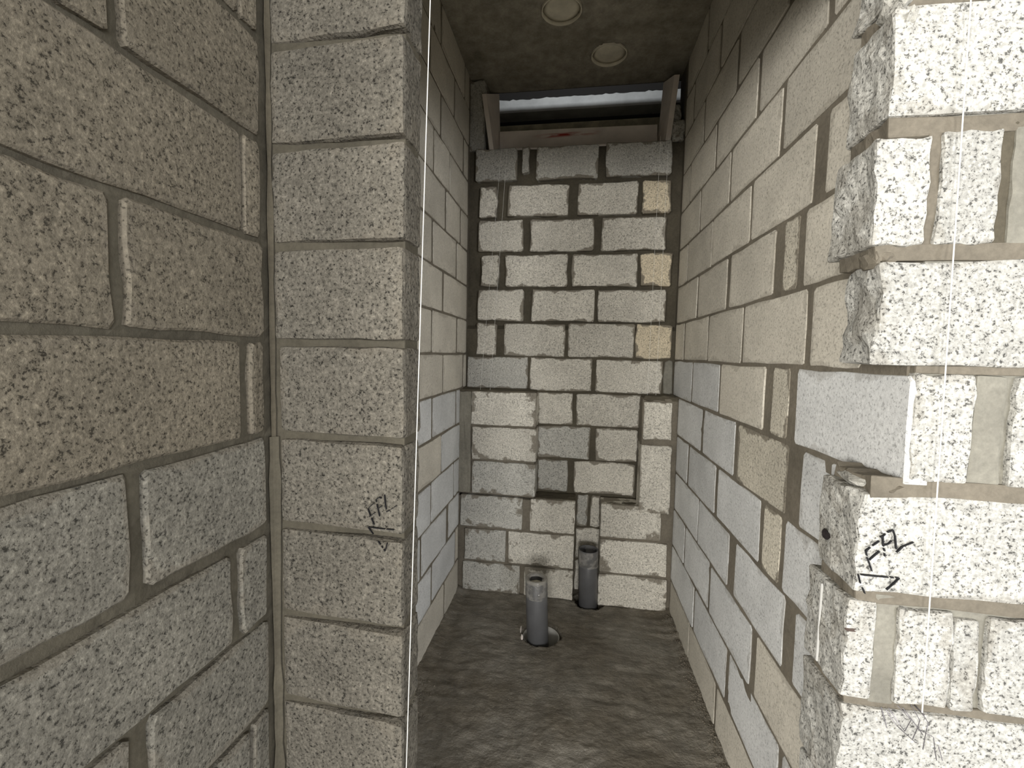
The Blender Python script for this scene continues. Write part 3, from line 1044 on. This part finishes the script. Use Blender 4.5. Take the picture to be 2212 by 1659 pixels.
prism8('base_board', [(-0.540, 2.66, 2.590), (0.42, 2.66, 2.590), (0.42, 2.66, 2.602), (-0.540, 2.66, 2.602)],
       [(-0.540, 2.775, 2.590), (0.42, 2.775, 2.590), (0.42, 2.775, 2.602), (-0.540, 2.775, 2.602)], M_WOOD, frame)
# shaft walls behind
rnd = random.Random(5)
top = []
nseg = 60
for i in range(nseg + 1):
    x = 0.62 - 1.40 * i / nseg
    top.append((x, 3.160 + 0.008 * noise.noise(Vector((x * 30, 0, 0))) + rnd.uniform(-0.003, 0.003)))
poly_prism('wall_shaft_back', [(-0.78, 3.075), (0.62, 3.075)] + top, 3.18, 3.30, M_PLAST, kind='structure')
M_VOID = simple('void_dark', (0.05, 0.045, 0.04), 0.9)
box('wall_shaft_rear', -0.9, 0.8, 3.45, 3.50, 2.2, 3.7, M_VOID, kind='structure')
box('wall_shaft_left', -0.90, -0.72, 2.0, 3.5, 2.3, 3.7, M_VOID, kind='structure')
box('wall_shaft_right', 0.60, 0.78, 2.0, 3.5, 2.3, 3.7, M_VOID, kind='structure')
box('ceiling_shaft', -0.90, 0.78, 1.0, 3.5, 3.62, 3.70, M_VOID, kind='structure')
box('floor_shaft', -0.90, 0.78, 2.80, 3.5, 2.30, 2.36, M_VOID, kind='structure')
box('trim_2', -0.70, 0.58, 3.10, 3.18, 2.50, 2.955, simple('olive_ledge', (0.62, 0.57, 0.42), 0.9, var=0.35, vs=12, bump=(20, 0.006)), kind='structure', bev=0.01)

# ------------------------------------------------------------------ the two soil pipes
def pipe(name, x, y, r, z0, z1, lean, label):
    t = bpy.data.objects.new(name, None)
    COL.objects.link(t)
    t.location = (x, y, 0.0)
    t.empty_display_size = 0.1
    t['label'] = label; t['category'] = 'pipe'; t['group'] = 'grey drain pipes rising through the floor'
    h = z1 - z0
    lathe('tube', [(r - 0.004, z0), (r, z0), (r, z1), (r - 0.001, z1 + 0.001), (r - 0.004, z1), (r - 0.004, z0)], (x, y, 0), M_PVC, t, lean=lean, seg=56)
    return t
P1 = (-0.174, 2.132); P2 = (0.078, 2.478)
p1 = pipe('drain_pipe', P1[0], P1[1], 0.0535, -0.158, 0.303, (-0.045, -0.012), 'grey upright drain pipe standing free in the floor hole, nearer the doorway')
lathe('film_wrap', [(0.0548, 0.215), (0.0552, 0.25), (0.0556, 0.285), (0.0560, 0.304), (0.050, 0.309), (0.036, 0.306), (0.030, 0.300)], (P1[0], P1[1], 0), M_FILM, p1, lean=(-0.045, -0.012), seg=56, wob=0.0035)
lathe('rag_plug', [(0.001, 0.285), (0.02, 0.283), (0.034, 0.278), (0.0495, 0.268)], (P1[0], P1[1], 0), M_CAPP, p1, lean=(-0.045, -0.012), wob=0.004)
lathe('taped_rim', [(0.0545, 0.292), (0.0565, 0.300), (0.0545, 0.308), (0.046, 0.309), (0.038, 0.304), (0.037, 0.296)], (P1[0], P1[1], 0), simple('dull_tape', (0.30, 0.285, 0.25), 0.45, 0.5, bump=(40, 0.003)), p1, lean=(-0.045, -0.012), wob=0.004, seg=56)
p2 = pipe('drain_pipe', P2[0], P2[1], 0.0520, -0.14, 0.318, (-0.022, -0.012), 'grey upright drain pipe set in the slot of the back wall')
lathe('coupling', [(0.0521, 0.238), (0.0550, 0.240), (0.0550, 0.322), (0.0535, 0.324), (0.0500, 0.322), (0.0490, 0.24)], (P2[0], P2[1], 0), M_PVC, p2, lean=(-0.022, -0.012), seg=56)
lathe('film_wrap', [(0.0560, 0.232), (0.0562, 0.26), (0.0566, 0.30), (0.0562, 0.322)], (P2[0], P2[1], 0), M_FILM, p2, lean=(-0.022, -0.012), seg=56, wob=0.003)
lathe('dark_plug', [(0.001, 0.262), (0.03, 0.262), (0.0485, 0.264)], (P2[0], P2[1], 0), simple('dark_plug', (0.07, 0.067, 0.06), 0.8), p2, lean=(-0.022, -0.012), wob=0.002)
for a in (0.6, 2.0, 3.6, 5.2):
    cx, cy = P2[0] + 0.040 * math.cos(a) - 0.007, P2[1] + 0.040 * math.sin(a) - 0.003
    box('inner_rib', cx - 0.004, cx + 0.004, cy - 0.004, cy + 0.004, 0.262, 0.316, M_PVC, p2, bev=0.001)
# chipped timber packing beside the free pipe
pk = bpy.data.objects.new('packing_chip', None)
for i, (x, y, z, s, l) in enumerate(((-0.262, 2.165, 0.008, (0.005, 0.022, 0.020), 'pale wooden splinter wedged at the left rim of the floor hole'), (-0.250, 2.110, 0.004, (0.007, 0.016, 0.016), 'second pale splinter at the left rim of the floor hole, nearer the camera'))):
    clod(None, (x, y, z), s, M_WOOD, 20 + i, name='wood_splinter', sub=1, label=l, cat='splinter', group='splinters by the pipe')
bpy.data.objects.remove(pk)

# ------------------------------------------------------------------ mason's lines
def line(p0, p1, r, label, name='mason_line', group=None, nail=None):
    t = bpy.data.objects.new(name, None)
    COL.objects.link(t)
    t.location = p1
    t.empty_display_size = 0.03
    t['label'] = label; t['category'] = 'string'; t['group'] = group
    tube('string', [p0, (Vector(p0) * 2 + Vector(p1)) / 3, (Vector(p0) + Vector(p1) * 2) / 3, p1], r, M_STRING, t, seg=8)
    if nail:
        tube('nail', [Vector(p1) + Vector((0, -0.004, 0)), Vector(p1) + Vector((0, nail, 0.0))], 0.0014, M_WIRE, t, seg=8)
    return t
line((-0.2970, 0.850, 2.226), (-0.3560, 0.850, 0.0), 0.0010, 'long white mason line hanging beside the left pier', group='white mason lines at the doorway')
line((0.5808, 0.838, 2.226), (0.6042, 0.838, 0.800), 0.0011, 'long white mason line hanging in front of the bright right wall end', group='white mason lines at the doorway', nail=0.02)
g = 'thin white lines against the back wall'
line((-0.448, 2.560, 2.585), (-0.509, 2.487, 1.199), 0.0005, 'thin white line at the left of the back wall, the inner of the pair', group=g)
line((-0.479, 2.560, 2.585), (-0.566, 2.487, 1.199), 0.0005, 'thin white line at the left of the back wall, the outer of the pair', group=g)
line((0.382, 2.560, 2.585), (0.358, 2.487, 1.199), 0.0005, 'thin white line at the right of the back wall, the inner of the pair', group=g)
line((0.424, 2.560, 2.585), (0.402, 2.487, 1.199), 0.0005, 'thin white line at the right of the back wall, the outer of the pair', group=g)

# ------------------------------------------------------------------ scrap of wire mesh sticking out of the right wall end
WR = [[(0.5566, 0.7822), (0.5673, 0.7705), (0.5838, 0.7564), (0.5972, 0.7453), (0.6038, 0.7397)], [(0.5606, 0.7861), (0.5706, 0.7743), (0.5829, 0.7596)], [(0.5742, 0.7924), (0.588, 0.7854), (0.5837, 0.7581)], [(0.5955, 0.7974), (0.6019, 0.7859), (0.5995, 0.7715), (0.5971, 0.7461)],
      [(0.6098, 0.7905), (0.616, 0.7824), (0.6132, 0.7737), (0.6126, 0.7528), (0.6144, 0.729)], [(0.5828, 0.7896), (0.6009, 0.7709), (0.6124, 0.7561)], [(0.6055, 0.7558), (0.6253, 0.7582), (0.6295, 0.7307), (0.637, 0.7128)], [(0.6407, 0.7368), (0.6459, 0.7136)], [(0.5486, 0.7859), (0.5553, 0.7602)]]
t = bpy.data.objects.new('wire_mesh_scrap', None)
COL.objects.link(t)
t.location = (0.60, 0.852, 0.797)
t.empty_display_size = 0.03
t['label'] = 'scrap of thin crossed wire mesh hanging from the mortar bed of the right wall end'; t['category'] = 'wire mesh'
rnd = random.Random(2)
for ln in WR:
    n_ = len(ln)
    tube('wire', [(a, 0.8435 - 0.006 * math.sin(math.pi * i / max(1, n_ - 1)) + (0.008 if i == 0 else 0), b + (0.006 if i == 0 else 0)) for i, (a, b) in enumerate(ln)], 0.0007, M_WIRE, t, seg=6)
